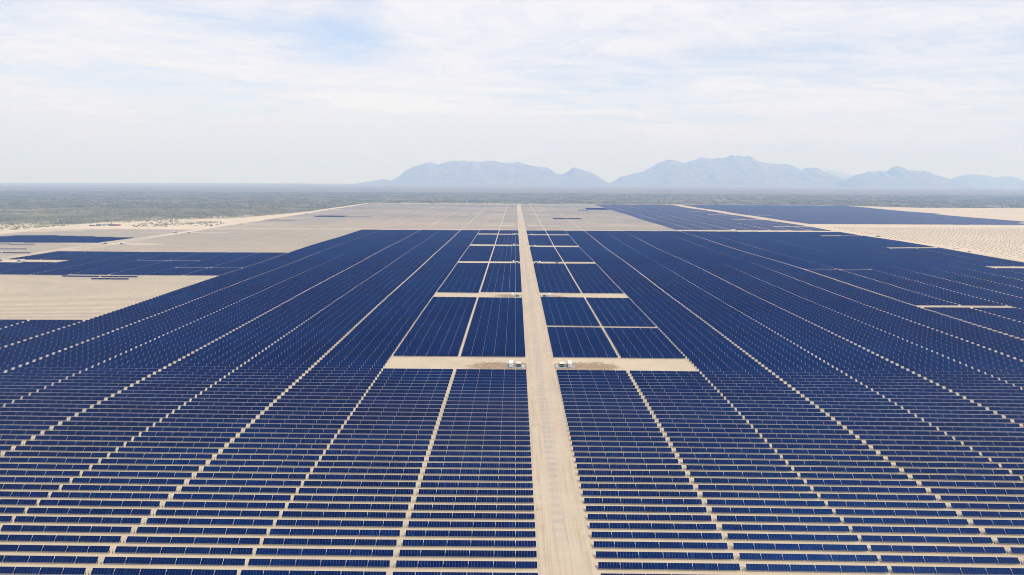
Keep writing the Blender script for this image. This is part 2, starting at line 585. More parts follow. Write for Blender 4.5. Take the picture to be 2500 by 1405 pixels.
def built(col, mx, my):
    """True where a finished tracker stands at surveyed place (mx, my)."""
    x0, blk, i = col
    if my > 3685:
        return False
    if blk in ('L', 'R'):
        if my < CROSS[0]:
            if i < 2:
                for k, (a, b) in enumerate(ALLEYS):
                    d = 0 if k < 3 else (7 if blk == 'L' else -8)
                    if a + d < my < b + d:
                        return False
                if blk == 'R' and 585 < my < 592.5:
                    return False
            return True
        if blk == 'R' and (i in (6, 7) and 3020 < my < 3190 or i == 5 and 2935 < my < 2990 or i in (2, 3) and 2275 < my < 2318):
            return True
        return False
    if blk == 'RR':
        if my < CROSS[0]:
            if i < 2 and 688 < my < 702.5:
                return False
            if i > 5 and (1612 < my < 1634 or 1322 < my < 1344 or 1014 < my < 1046 or 845 < my < 858):
                return False
            if i < 2 and 995 < my < 1001:
                return False
            return True
        if my < 1796:
            return False
        if i > 5 and (1938 < my < 1962 or 2285 < my < 2312 or 2595 < my < 2625 or 2905 < my < 2930):
            return False
        return True
    if blk == 'FR':
        if not in_poly(mx, my, P_FR):
            return False
        if i < 2 and 2595 < my < 2620:
            return False
        return True
    if blk == 'LL':
        if my < 602:
            return True
        if i in (2, 3) and (855 < my < 861.6 or 877 < my < 883.7):
            return True
        if 897 < my < 1183:
            if i > 5 and 1027 < my < 1064:
                return False
            if i < 2 and 974 < my < 980.5 or i in (2, 3) and 1055 < my < 1061.6:
                return False
            return True
        if i in (6, 7) and 2130 < my < 2140 or i in (4, 5) and 2340 < my < 2405 or i in (2, 3) and 2336 < my < 2350:
            return True
        return False
    if blk == 'FL':
        if in_poly(mx, my, P_L3):
            return True
        return (i in (0, 1) and 1155 < my < 1162) or (i in (1, 2) and 1220 < my < 1227 and mx < -890) or (i in (2, 3) and 1312 < my < 1319)
    return False


def framed(col, mx, my):
    """True where only posts and axle tubes stand so far."""
    x0, blk, i = col
    if blk in ('L', 'R') and CROSS[1] + 8 < my < 3670:
        if i < 2 and any(a - 12 < my < a + 14 for a in ALLEYS_FAR):
            return False
        return True
    if blk == 'LL' and (602 < my < 897 or 1183 < my < 1760 or 1780 < my < 3670):
        if i > 5 and any(a - 12 < my < a + 14 for a in (1335, 1625, 1950, 2250, 2575, 2885, 3215)):
            return False
        return True
    if blk == 'FL' and 1000 < my < 1720 and mx > -1180 + max(0, my - 1560):
        return True
    return False


COLS = columns()
JMAX = 545
trk = []        # finished: x0, y, blk, i, j
frm = []
for ci, col in enumerate(COLS):
    js = np.arange(-14, JMAX - 14)          # a few rows run on under the camera, below the frame
    ys = ROW0 + PITCH_Y * js
    xc = col[0] + LEN / 2
    mx, my = seen(np.full(JMAX, xc), ys)
    for j in range(JMAX):
        # outside the field of view (with a margin for side steps)
        if abs(mx[j]) > 0.80 * my[j] + 110:
            continue
        if built(col, mx[j], my[j]):
            trk.append((col[0], ys[j], col[1], col[2], int(js[j])))
        elif framed(col, mx[j], my[j]):
            frm.append((col[0], ys[j], j, my[j]))


def project(x, y, z):
    v = CAM_I @ Vector((x, y, z))
    if v.z > -1:
        return None
    return 1250 + F_PX * v.x / -v.z, 702.5 - F_PX * v.y / -v.z


def on_screen(t):
    x0, y = t[0], t[1]
    for e in (0, 0.05, 0.25, 0.5, 0.75, 0.95, 1):
        x = x0 + LEN * e
        z = float(T(x, y))
        q = project(x, y + 0.7, z + 1.9)
        if q and 0 <= q[0] < 2500 and 0 <= q[1] < 1403:
            return True
    return False


cand = sorted([t for t in trk if t[1] < 520 and on_screen(t)], key=lambda t: (t[1], abs(t[0])))
near = cand[:300]
near_set = set((t[0], t[4]) for t in near)
rest = [t for t in trk if (t[0], t[4]) not in near_set]

# ------------------------------------------------------------------ setting: ground sheet
def axis_steps(lo, hi, step, out_lo, out_hi):
    a = list(np.arange(lo, hi + step * 0.5, step))
    s, v = step, a[-1]
    while v < out_hi:
        s *= 1.22
        v += s
        a.append(v)
    s, v = step, a[0]
    pre = []
    while v > out_lo:
        s *= 1.22
        v -= s
        pre.append(v)
    return np.array(pre[::-1] + a)


gx = axis_steps(-1700, 2700, 11, -55000, 55000)
gy = axis_steps(120, 4000, 10, -9000, 55000)
GX, GY = np.meshgrid(gx, gy)
GZ = T(GX, GY)
MX, MY = GX * H / (H - np.clip(GZ, -8, 8)), GY * H / (H - np.clip(GZ, -8, 8))


def vnoise(x, y, s, seed=0):
    """Value noise on arrays."""
    r = np.random.default_rng(seed)
    tab = r.random((256, 256))
    x, y = x / s, y / s
    xi, yi = np.floor(x).astype(int), np.floor(y).astype(int)
    fx, fy = x - xi, y - yi
    fx, fy = fx * fx * (3 - 2 * fx), fy * fy * (3 - 2 * fy)
    a, b = tab[yi % 256, xi % 256], tab[yi % 256, (xi + 1) % 256]
    c, d = tab[(yi + 1) % 256, xi % 256], tab[(yi + 1) % 256, (xi + 1) % 256]
    return (a * (1 - fx) + b * fx) * (1 - fy) + (c * (1 - fx) + d * fx) * fy


def fbm(x, y, s, seed=0, o=4):
    t, a, k = 0, 1.0, 0
    for i in range(o):
        t = t + a * vnoise(x, y, s / 2 ** i, seed + i)
        k += a
        a *= 0.55
    return t / k


def scrub_density(X, Y):
    """0 inside the cleared site, rising to 1 in the open scrub around it (surveyed coordinates)."""
    nz = (fbm(X, Y, 260, 11) - 0.5) * 2
    # left boundary runs along the left road, then swings out round the camp
    yb = np.interp(X, [-2600, -1700, -1250, -1210, -1000, -900, -830, -815], [900, 1330, 1570, 1850, 2090, 2190, 2480, 3700])
    dl = (Y - yb) / 430.0 + nz * 0.36
    dl = np.where(X < -812, dl, -1)
    df = (Y - (3700 + 25 * nz)) / 160.0                               # behind the far edge
    xr = np.interp(Y, [0, 3400, 3480, 3700], [4000, 4000, 2150, 1790])
    dr = np.where(Y > 3440 + 25 * nz, (Y - 3440) / 60.0, -1)
    dr = np.where(X > 1790 + (3700 - Y) * 1.0, dr, -1)
    dfar = np.where(X > 3800, (X - 3800) / 300, -1)
    dback = np.where(Y < 60, 1.0, -1)
    return np.clip(np.maximum.reduce([dl, df, dr, dfar, dback]), 0, 1)


SD = scrub_density(MX, MY)
# open sandy clearing with sparse bushes beside the camp
grey = np.zeros_like(MX)
pale = np.zeros_like(MX)
in_u3 = (MX > -775) & (MX < 428) & (MY > 1774) & (MY < 3690)
lightband = in_u3 & (MY < 2090) & (MX < 5)
grey[in_u3] = 0.95
grey[lightband] = 0.55
grey[(MX > -775) & (MX < -386) & (MY > 1185) & (MY < 1745)] = 0.6
grey[(MX > -1190) & (MX < -803) & (MY > 1000) & (MY < 1745)] = 0.75
grey[(MX > -775) & (MX < -386) & (MY > 602) & (MY < 897)] = 0.2
pale[(MX > 845) & (MY > 1000) & (MY < 2080)] = 0.8
pale[(MX > 1500) & (MY > 2080) & (MY < 3700)] = 0.45
pale[(MX < -803) & (MY > 1560) & (SD < 0.5) & (grey < 0.1)] = 0.75
grey = np.where(SD > 0.3, 0, grey)
zone = np.stack([pale, grey, SD], -1).reshape(-1, 3)
V = np.stack([GX, GY, GZ], -1).reshape(-1, 3)
ny, nx = GX.shape
idx = np.arange(ny * nx).reshape(ny, nx)
Fq = np.stack([idx[:-1, :-1], idx[:-1, 1:], idx[1:, 1:], idx[1:, :-1]], -1).reshape(-1, 4)
STATIONS += [(-12, 463, 25, 14), (0, 461, 14, 15), (52, 463, 28, 13), (37, 461, 13, 15), (-4, 754, 22, 13), (40, 752, 20, 12), (12, 752, 6, 18), (24, 750, 5, 14)]
M_GROUND = ground_mat()
struct('ground', np_mesh('ground', V, Fq, [M_GROUND], vcol=zone, smooth_faces=True))
Z_MIN = float(GZ.min())


def strip(name, pts, half, m, dz=0.10, step=12.0, nw=4, wob=0.0):
    """A road laid on the terrain along surveyed points."""
    P = []
    for (a, b) in zip(pts, pts[1:]):
        d = math.dist(a, b)
        n = max(1, int(d / step))
        P += [(a[0] + (b[0] - a[0]) * k / n, a[1] + (b[1] - a[1]) * k / n) for k in range(n)]
    P.append(pts[-1])
    P = [lay(*q) for q in P]
    V, Fs = [], []
    for k, q in enumerate(P):
        q0, q1 = P[max(0, k - 1)], P[min(len(P) - 1, k + 1)]
        tx, ty = q1[0] - q0[0], q1[1] - q0[1]
        L = math.hypot(tx, ty) or 1
        nx_, ny_ = ty / L, -tx / L
        wl = half + wob * (random.random() - 0.5)
        wr = half + wob * (random.random() - 0.5)
        for e in range(nw + 1):
            s = -wl + (wl + wr) * e / nw
            x, y = q[0] + nx_ * s, q[1] + ny_ * s
            V.append((x, y, float(T(x, y)) + dz))
    for k in range(len(P) - 1):
        for e in range(nw):
            a = k * (nw + 1) + e
            Fs.append((a, a + 1, a + nw + 2, a + nw + 1))
    return struct(name, np_mesh(name, V, Fs, [m], smooth_faces=True))


M_ROAD = road_mat()
M_PALE = sand_mat('pale_sand', PALE)
M_TRACK = sand_mat('track_sand', (0.55, 0.455, 0.335))
# the main road runs dead straight in truth, so it is laid in true coordinates
V, Fs = [], []
ysr = np.arange(120, 3690, 10.0)
for y in ysr:
    for e in range(7):
        x = ROAD_L + 0.3 + (ROAD_R - ROAD_L - 0.6) * e / 6
        V.append((x, y, float(T(x, y)) + 0.10))
for k in range(len(ysr) - 1):
    for e in range(6):
        a = k * 7 + e
        Fs.append((a, a + 1, a + 8, a + 7))
struct('main_road', np_mesh('main_road', V, Fs, [M_ROAD], smooth_faces=True))
strip('cross_road', [(-775, 1768), (-386, 1757), (7, 1762), (430, 1752), (833, 1782)], 8.0, M_PALE, 0.16, wob=1.0)
strip('west_road', [(-776, 985), (-784, 1060), (-790, 1144), (-792, 1330), (-795, 1466), (-800, 1811), (-800, 2367), (-800, 3680)], 11.0, M_PALE, 0.14, wob=2.0)
strip('east_road', [(836, 1785), (853, 2060), (870, 2100), (868, 2480), (866, 3010), (856, 3670)], 9.0, M_TRACK, 0.14, wob=1.5)
for yy in ALLEYS_FAR:
    strip('service_track', [(-94, yy - 2), (7, yy + 2)], 6.0, M_PALE, 0.13)
    strip('service_track', [(29, yy + 3), (126, yy)], 7.0, M_PALE, 0.13)
for yy in (1335, 1625, 1950, 2250, 2575, 2885, 3215):
    strip('service_track', [(-775, yy), (-690, yy)], 7.0, M_PALE, 0.13)
for yy in (1340, 1630):
    strip('service_track', [(-905, yy + 8), (-803, yy)], 6.0, M_PALE, 0.13)
for xx, a, b in ((-139, 1776, 3660), (-238, 1776, 3660), (-390, 2100, 3660), (175, 1776, 3660), (273, 1776, 3660), (-41, 1776, 3660), (78, 1776, 3660)):
    strip('service_track', [(xx, a), (xx, b)], 1.3 if xx != -390 else 3.0, M_TRACK, 0.12, step=40, nw=1)
strip('service_track', [(7, 2110), (-400, 2096), (-775, 2092)], 4.0, M_TRACK, 0.12)
strip('service_track', [(30, 2420), (428, 2425)], 3.0, M_TRACK, 0.12)
strip('service_track', [(30, 2760), (428, 2765)], 3.0, M_TRACK, 0.12)
strip('service_track', [(-770, 2760), (6, 2765)], 3.0, M_TRACK, 0.12)

# ------------------------------------------------------------------ setting: mountains
def mountain(name, prof, D, depth, seed, lean=0.0):
    """A range whose crest follows PROF (surveyed bearings and heights), with spurs and gullies falling from it both ways."""
    pxs = np.array([q[0] for q in prof], float)
    pys = np.array([q[1] for q in prof], float)
    xs = np.arange(pxs[0], pxs[-1] + 0.1, 1.6)
    hor = 440.0 + ROLL * (xs - 1257)
    zz = H + (hor - np.interp(xs, pxs, pys)) / F_PX * D * 0.985
    X = (xs - 1257) / F_PX * D
    base = -D * D / (2 * 7.4e6) - 25
    hh = np.maximum(zz - base, 4.0)
    hh = hh * (1 + 0.03 * (fbm(X, X * 0, 420, seed, 4) - 0.5))
    S = np.linspace(-1, 1, 61)
    XX, SS = np.meshgrid(X, S)
    HH = np.tile(hh, (61, 1))
    YY = SS * depth
    warp = (fbm(XX, YY, 1500, seed + 20, 3) - 0.5) * 1400 * np.abs(SS)
    rid = 1 - np.abs(2 * fbm(XX + warp, YY * 0.45, 900, seed + 5, 5) - 1)
    rid2 = 1 - np.abs(2 * fbm(XX + warp, YY, 300, seed + 9, 4) - 1)
    A = np.abs(SS)
    fall = (1 - A) ** 1.25
    h = HH * fall * (1 - 0.55 * A * (1 - rid) * 2.0) + HH * 0.34 * (rid2 - 0.6) * A * fall * 2
    h = np.maximum(h, 0)
    edge = np.minimum(np.arange(len(X)), np.arange(len(X))[::-1]) / 6.0
    h = h * np.clip(edge, 0, 1)
    Vv = np.stack([XX + lean * YY, D + YY, base + h - 3], -1).reshape(-1, 3)
    n0, n1 = XX.shape
    ix = np.arange(n0 * n1).reshape(n0, n1)
    ff = np.stack([ix[:-1, :-1], ix[:-1, 1:], ix[1:, 1:], ix[1:, :-1]], -1).reshape(-1, 4)
    struct(name, np_mesh(name, Vv, ff, [M_ROCK], smooth_faces=True))


m_, t_, b_ = mat('mountain_rock')
p_ = t_.n('ShaderNodeNewGeometry').outputs['Position']
nn = t_.noise(p_, 0.004, 6.0, 0.65)
setc(t_, b_, t_.mix(t_.ramp(nn, 0.35, 0.65), (0.17, 0.145, 0.12), (0.275, 0.235, 0.195)))
b_.inputs['Roughness'].default_value = 0.95
M_ROCK = m_
mountain('mountains', [(880, 452), (893, 444), (912, 443), (936, 437), (958, 441), (975, 432), (990, 419), (1010, 408), (1030, 402), (1050, 397),
                       (1062, 400), (1073, 403), (1088, 397), (1106, 393), (1122, 395), (1134, 393), (1145, 396), (1155, 394), (1176, 397),
                       (1186, 393), (1210, 395), (1220, 398), (1238, 399), (1252, 398), (1262, 396), (1275, 400), (1290, 404), (1310, 408),
                       (1327, 409), (1342, 415), (1358, 425), (1372, 426), (1384, 419), (1396, 409), (1410, 413), (1424, 418), (1436, 420),
                       (1452, 428), (1466, 438), (1478, 445), (1488, 452)], 21500, 2600, 3)
mountain('mountains', [(1470, 452), (1492, 446), (1510, 432), (1530, 428), (1545, 423), (1565, 420), (1583, 410), (1600, 399), (1620, 392), (1632, 391),
                       (1650, 395), (1664, 399), (1672, 395), (1688, 391), (1700, 385), (1716, 387), (1732, 389), (1745, 386), (1760, 387),
                       (1774, 379), (1782, 382), (1792, 380), (1803, 384), (1814, 381), (1826, 387), (1840, 396), (1852, 398), (1870, 401),
                       (1892, 401), (1908, 402), (1924, 406), (1942, 416), (1955, 410), (1980, 411), (1996, 418), (2016, 427), (2034, 434),
                       (2050, 440), (2070, 447), (2085, 453)], 23500, 3200, 31)
mountain('mountains', [(2030, 453), (2052, 438), (2078, 426), (2092, 425), (2104, 419), (2120, 420), (2135, 418), (2147, 422), (2160, 410), (2174, 406),
                       (2186, 409), (2200, 416), (2216, 417), (2228, 419), (2238, 417), (2252, 422), (2264, 429), (2274, 429), (2290, 435),
                       (2302, 441), (2325, 448), (2340, 454)], 21000, 2300, 61)
mountain('hills', [(2285, 454), (2303, 440), (2320, 431), (2334, 429), (2350, 425), (2368, 427), (2390, 429), (2412, 434), (2430, 432), (2446, 431),
                   (2462, 438), (2500, 441), (2560, 445), (2620, 450), (2680, 455)], 24000, 2400, 82)
mountain('hills', [(1960, 450), (1990, 422), (2010, 415), (2040, 423), (2065, 428), (2100, 440), (2130, 450)], 40000, 3000, 93)

# ------------------------------------------------------------------ solar trackers
ct, st_ = math.cos(TILT), math.sin(TILT)


def seg_starts():
    x, s, o = 0.0, [], SEG
    for k, n in enumerate(o):
        s.append((x, n))
        x += n * MOD + SEG_GAP
    return s


SEGS = seg_starts()            # west to east
SEGS_M = []                    # mirrored for the blocks east of the road
x = 0.0
for n in SEG[::-1]:
    SEGS_M.append((x, n))
    x += n * MOD + SEG_GAP


def pbox(x0, x1, th=0.045):
    """Tilted slab between x0 and x1, panel plane through the axle: 8 corners, low edge towards the camera."""
    c = []
    for off in (-th, 0.0):
        for (xx, s) in ((x0, -1), (x1, -1), (x1, 1), (x0, 1)):
            y = s * CH / 2 * ct - off * st_ * 1.0
            z = ZC + 0.10 + s * CH / 2 * st_ + off * ct
            c.append((xx, y, z))
    return c


# one solar panel, shared by all near trackers
w_ = MOD - 0.018
pv = pbox(-w_ / 2, w_ / 2)
uvp = []
for q in BOXF:
    for i in q:
        uvp.append({4: (0, 0), 5: (1, 0), 6: (1, 1), 7: (0, 1)}.get(i, (0.5, 0.5)))
ME_PANEL = np_mesh('solar_panel', pv, BOXF, [M_PANEL, M_ALU, M_BACK], [1, 1, 1, 1, 0, 2], uv=uvp)
ME_TUBE = MB().cyl((LEN / 2, 0.06, ZC), 0.075, LEN + 0.7, 'X', 8).mesh('torque_tube', M_STEEL)
ME_POST = (MB().box((0, 0.06, ZC / 2 - 0.15), (0.10, 0.17, ZC + 0.3)).box((0, 0.06, ZC), (0.16, 0.24, 0.24))).mesh('support_post', M_DARKST)
ME_DRIVE = (MB().box((0, -0.1, 0.75), (0.14, 0.14, 1.9)).box((0, -0.22, 1.25), (0.34, 0.22, 0.55), 1)
            .box((0, -0.3, 0.4), (0.10, 0.5, 0.10))).mesh('drive_unit', M_DARKST, M_LGREY)


def make_tracker(segs):
    r = bpy.data.objects.new('solar_tracker', None)
    COL.objects.link(r)
    r.empty_display_size = 1.0
    for (xs, n) in segs:
        for k in range(n):
            link('solar_panel', ME_PANEL, r, (xs + (k + 0.5) * MOD, 0, 0))
    link('torque_tube', ME_TUBE, r)
    for k in range(7):
        xp = 0.05 if k == 0 else (LEN - 0.05 if k == 6 else segs[k][0] - SEG_GAP / 2)
        link('support_post', ME_POST, r, (xp, 0, 0))
    return r


proto = {}
used = set()
GROUP = 'solar trackers set out in rows across the plain'
j_first = {}
for t in near:
    sd = 'L' if t[2] in ('L', 'LL') else 'R'
    j_first.setdefault(sd, t[4])
jmin = min(t[4] for t in near)
for (x0, y, blk, i, j) in near:
    side = 'L' if blk in ('L', 'LL') else 'R'
    drive = (i % 2 == 0)
    key = (side, drive)
    if key not in proto:
        r = make_tracker(SEGS if side == 'L' else SEGS_M)
        if drive:
            link('drive_unit', ME_DRIVE, r, (-0.95 if side == 'L' else LEN + 0.95, 0, 0))
        proto[key] = r
    else:
        r = copy_tree(proto[key])
    zl, zr = float(T(x0, y)), float(T(x0 + LEN, y))
    r.location = (x0, y, zl)
    r.rotation_euler = (0, -math.atan2(zr - zl, LEN), 0)
    nth = i + 1
    row = j - jmin + 1
    where = 'left' if side == 'L' else 'right'
    tag(r, f'solar tracker in the {ordinal(row)} row from the bottom edge, {ordinal(nth)} {where} of the road', 'solar tracker', GROUP)


# every farther tracker, as one object
def array_mesh(name, trackers):
    nT = len(trackers)
    x0 = np.array([t[0] for t in trackers])
    y0 = np.array([t[1] for t in trackers])
    west = np.array([t[2] in ('L', 'LL', 'FL') for t in trackers])
    zl, zr = T(x0, y0), T(x0 + LEN, y0)
    sl = (zr - zl) / LEN
    flat = np.array([t[2] in ('RR', 'FR') and t[1] > 1785 for t in trackers])
    tj = rng.normal(0, 0.012, nT) - np.where(flat, math.radians(27.0), 0) - math.radians(8.0) * smooth(y0, 650, 1500) * ~flat                     # each tracker stops at a slightly different angle
    Vs, Fs_, Ms, UV, RID = [], [], [], [], []
    nv = 0
    for k in range(6):
        for wst, segs in ((True, SEGS), (False, SEGS_M)):
            sel = np.where(west == wst)[0]
            if not len(sel):
                continue
            a, n = segs[k]
            c = np.array(pbox(a, a + n * MOD))        # 8,3
            yy, zz_ = c[None, :, 1] * np.ones((len(sel), 1)), (c[None, :, 2] - ZC) * np.ones((len(sel), 1))
            cs, sn = np.cos(tj[sel])[:, None], np.sin(tj[sel])[:, None]
            P = np.empty((len(sel), 8, 3))
            P[:, :, 0] = x0[sel][:, None] + c[None, :, 0]
            P[:, :, 1] = y0[sel][:, None] + yy * cs - zz_ * sn
            P[:, :, 2] = zl[sel][:, None] + sl[sel][:, None] * c[None, :, 0] + ZC + yy * sn + zz_ * cs
            Vs.append(P.reshape(-1, 3))
            f = BOXF[None] + (nv + 8 * np.arange(len(sel)))[:, None, None]
            Fs_.append(f.reshape(-1, 4))
            nv += 8 * len(sel)
            Ms.append(np.tile([1, 1, 1, 1, 0, 2], len(sel)))
            u0 = sum(s[1] for s in segs[:k])
            uvf = np.full((6, 4, 2), 0.5)
            uvf[4] = [(u0, 0), (u0 + n, 0), (u0 + n, 1), (u0, 1)]
            UV.append(np.tile(uvf.reshape(1, -1), (len(sel), 1)).ravel())
            RID.append(np.repeat(sel * 0.013, 6))
    # posts of the nearer ones
    sel = np.where(y0 < 760)[0]
    for k in range(7):
        for wst, segs in ((True, SEGS), (False, SEGS_M)):
            ss = sel[west[sel] == wst]
            if not len(ss):
                continue
            xp = 0.05 if k == 0 else (LEN - 0.05 if k == 6 else segs[k][0] - SEG_GAP / 2)
            hx, hy = 0.06, 0.10
            c = np.array([(xp + sx * hx, 0.06 + sy * hy, z) for z in (-0.3, ZC + 0.08) for sx, sy in ((-1, -1), (1, -1), (1, 1), (-1, 1))])
            P = np.empty((len(ss), 8, 3))
            P[:, :, 0] = x0[ss][:, None] + c[None, :, 0]
            P[:, :, 1] = y0[ss][:, None] + c[None, :, 1]
            P[:, :, 2] = zl[ss][:, None] + sl[ss][:, None] * c[None, :, 0] + c[None, :, 2]
            Vs.append(P.reshape(-1, 3))
            Fs_.append((BOXF[None] + (nv + 8 * np.arange(len(ss)))[:, None, None]).reshape(-1, 4))
            nv += 8 * len(ss)
            Ms.append(np.full(6 * len(ss), 3))
            UV.append(np.full(6 * len(ss) * 8, 0.5))
            RID.append(np.zeros(6 * len(ss)))
    return np_mesh(name, np.concatenate(Vs), np.concatenate(Fs_), [M_PANEL, M_ALU, M_BACK, M_DARKST], np.concatenate(Ms),
                   uv=np.concatenate(UV), face_attr=('rid', np.concatenate(RID)))


far_o = link('solar_array', array_mesh('solar_array', rest))
tag(far_o, 'countless rows of dark blue solar trackers filling the plain towards the horizon', 'solar array', kind='stuff')


# axle tubes on posts in the blocks still without panels
def frames_mesh(frames):
    Vs, Fs_ = [], []
    nv = 0
    x0 = np.array([t[0] for t in frames])
    y0 = np.array([t[1] for t in frames])
    my = np.array([t[3] for t in frames])
    zl, zr = T(x0, y0), T(x0 + LEN, y0)
    sl = (zr - zl) / LEN

    def put(sel, c):
        nonlocal nv
        P = np.empty((len(sel), 8, 3))
        P[:, :, 0] = x0[sel][:, None] + c[None, :, 0]
        P[:, :, 1] = y0[sel][:, None] + c[None, :, 1]
        P[:, :, 2] = zl[sel][:, None] + sl[sel][:, None] * c[None, :, 0] + c[None, :, 2]
        Vs.append(P.reshape(-1, 3))
        Fs_.append((BOXF[None] + (nv + 8 * np.arange(len(sel)))[:, None, None]).reshape(-1, 4))
        nv += 8 * len(sel)

    allsel = np.arange(len(frames))
    put(allsel, np.array([(xx, yy, zz_) for zz_ in (ZC - 0.09, ZC + 0.09) for xx, yy in ((0, -0.09), (LEN, -0.09), (LEN, 0.09), (0, 0.09))]))
    nearsel = np.where(my < 1750)[0]
    for k in range(7):
        xp = LEN * k / 6
        put(nearsel, np.array([(xp + a, b, zz_) for zz_ in (-0.3, ZC - 0.09) for a, b in ((-.07, -.1), (.07, -.1), (.07, .1), (-.07, .1))]))
    return np_mesh('tracker_frames', np.concatenate(Vs), np.concatenate(Fs_), [M_STEEL])


fo = link('bare_tracker_frames', frames_mesh(frm))
tag(fo, 'rows of bare grey axle tubes on posts, still without panels', 'tracker frames', kind='stuff')

# ------------------------------------------------------------------ inverter stations
def ground_at(x, y):
    return float(T(x, y))


def make_container():
    r = bpy.data.objects.new('inverter_container', None)
    COL.objects.link(r)
    b = MB().box((0, 0, 1.72), (2.5, 7.6, 2.85))
    for k in range(15):
        for s in (-1, 1):
            b.box((s * 1.27, -3.5 + k * 0.5, 1.7), (0.05, 0.22, 2.6))
    for sx in (-1, 1):
        for sy in (-1, 1):
            b.box((sx * 1.0, sy * 3.3, 0.15), (0.4, 0.6, 0.3))
    link('body', b.mesh('body', M_LGREY), r)  # white walls coloured grey, their shade put into the paint
    link('roof', MB().box((0, 0, 3.24), (2.66, 7.8, 0.18), top=(0.97, 0.985)).mesh('roof', M_WHITE), r)
    for s in (-1, 1):
        d = link('door', MB().box((s * 0.6, -3.83, 1.68), (1.1, 0.06, 2.5)).mesh('door', M_LGREY), r)  # doors greyed like the walls, shade in the colour
        link('handle', MB().box((s * 0.12, -3.885, 1.6), (0.05, 0.05, 1.9)).mesh('handle', M_STEEL), d)
    for k in range(3):
        link('vent', MB().box((0.0 - 1.30, -2 + k * 2.0, 2.4), (0.06, 1.1, 0.7)).mesh('vent', M_BLACK), r)
    return r


def make_cabin():
    r = bpy.data.objects.new('transformer_cabin', None)
    COL.objects.link(r)
    b = MB().box((0, 0, 0.2), (3.0, 4.2, 0.3), 1)
    b.box((0, 0.4, 1.25), (2.7, 3.2, 1.8))
    for k in range(8):
        for s in (-1, 1):
            b.box((s * 1.45, -0.9 + k * 0.38, 1.15), (0.22, 0.08, 1.3), 1)
    link('tank', b.mesh('tank', M_OLIVE, M_BLACK), r)
    for s in (-1, 0, 1):
        link('cubicle', MB().box((s * 0.9, -1.55, 0.95), (0.8, 0.7, 1.25), 0).box((s * 0.9, -1.915, 0.95), (0.6, 0.03, 0.9), 1).mesh('cubicle', M_BLACK, M_GREEN), r)
    for sx in (-1, 1):
        for sy in (-1.9, 1.9):
            link('roof_post', MB().box((sx * 1.45, sy, 1.3), (0.1, 0.1, 2.3)).mesh('roof_post', M_OLIVE), r)
    link('roof', MB().box((0, 0, 2.53), (3.3, 4.5, 0.16), top=(0.98, 0.98)).mesh('roof', M_CREAM), r)
    return r


def make_pad():
    r = bpy.data.objects.new('concrete_pad', None)
    COL.objects.link(r)
    link('slab', MB().box((0, 0, 0.02), (13.5, 9.2, 0.34)).mesh('slab', M_CONC), r)
    for k in range(3):
        link('cable_cover', MB().box((5.6, -2.6 + k * 1.9, 0.27), (1.5, 0.6, 0.16)).mesh('cable_cover', M_WHITE), r)
    return r


C_PROTO, B_PROTO, P_PROTO = make_container(), make_cabin(), make_pad()
first_used = set()


def place(protoo, x, y, rz, label, cat, group, dz=0.0):
    if protoo.name in first_used:
        o = copy_tree(protoo)
    else:
        first_used.add(protoo.name)
        o = protoo
    o.location = (x, y, ground_at(x, y) + dz)
    o.rotation_euler = (0, 0, rz)
    return tag(o, label, cat, group)


def station(xm, ym, side, road, which):
    """side -1: west of its road (container outside, cabin inside); +1: mirrored."""
    x, y = lay(xm, ym)
    s = 'left' if side < 0 else 'right'
    place(P_PROTO, x, y, 0 if side < 0 else math.pi, f'grey concrete pad {s} of the {road} at the {which} service track', 'concrete pad', 'inverter station pads')
    place(C_PROTO, x + side * 3.0, y - 0.6, 0, f'tall white-roofed inverter container {s} of the {road} at the {which} service track', 'container', 'inverter containers', 0.19)
    place(B_PROTO, x - side * 2.4, y - 0.3, 0, f'low cream-roofed transformer cabin {s} of the {road} at the {which} service track', 'transformer', 'transformer cabins', 0.19)


for k, (yl, yr) in enumerate(((463, 463), (753, 753), (1064, 1061), (1351, 1330), (1625, 1608), (1941, 1945), (2272, 2278), (2549, 2549), (2882, 2882), (3202, 3202), (3592, 3592))):
    w_n = ordinal(k + 1)
    station(0.6, yl, -1, 'main road', w_n)
    station(35.6, yr, 1, 'main road', w_n)
for k, (xw, xe, y_) in enumerate(((-806, -768, 1055), (-811, -773, 1342), (-814, -777, 1630), (None, -782, 1952), (None, -784, 2252), (None, -784, 2577), (None, -784, 2887), (None, -784, 3217), (None, -784, 3590))):
    w_n = ordinal(k + 1)
    if xw:
        station(xw, y_, -1, 'far left road', w_n)
    station(xe, y_ - 4, 1, 'far left road', w_n)
for k, y_ in enumerate((1036, 1333, 1624, 1950, 2298, 2610, 2918)):
    xe = 828 if y_ < 2000 else 852
    place(C_PROTO, *lay(xe, y_), 0, f'white-roofed inverter container at the right field edge, {ordinal(k + 1)} service track from the front', 'container', 'inverter containers', 0.0)


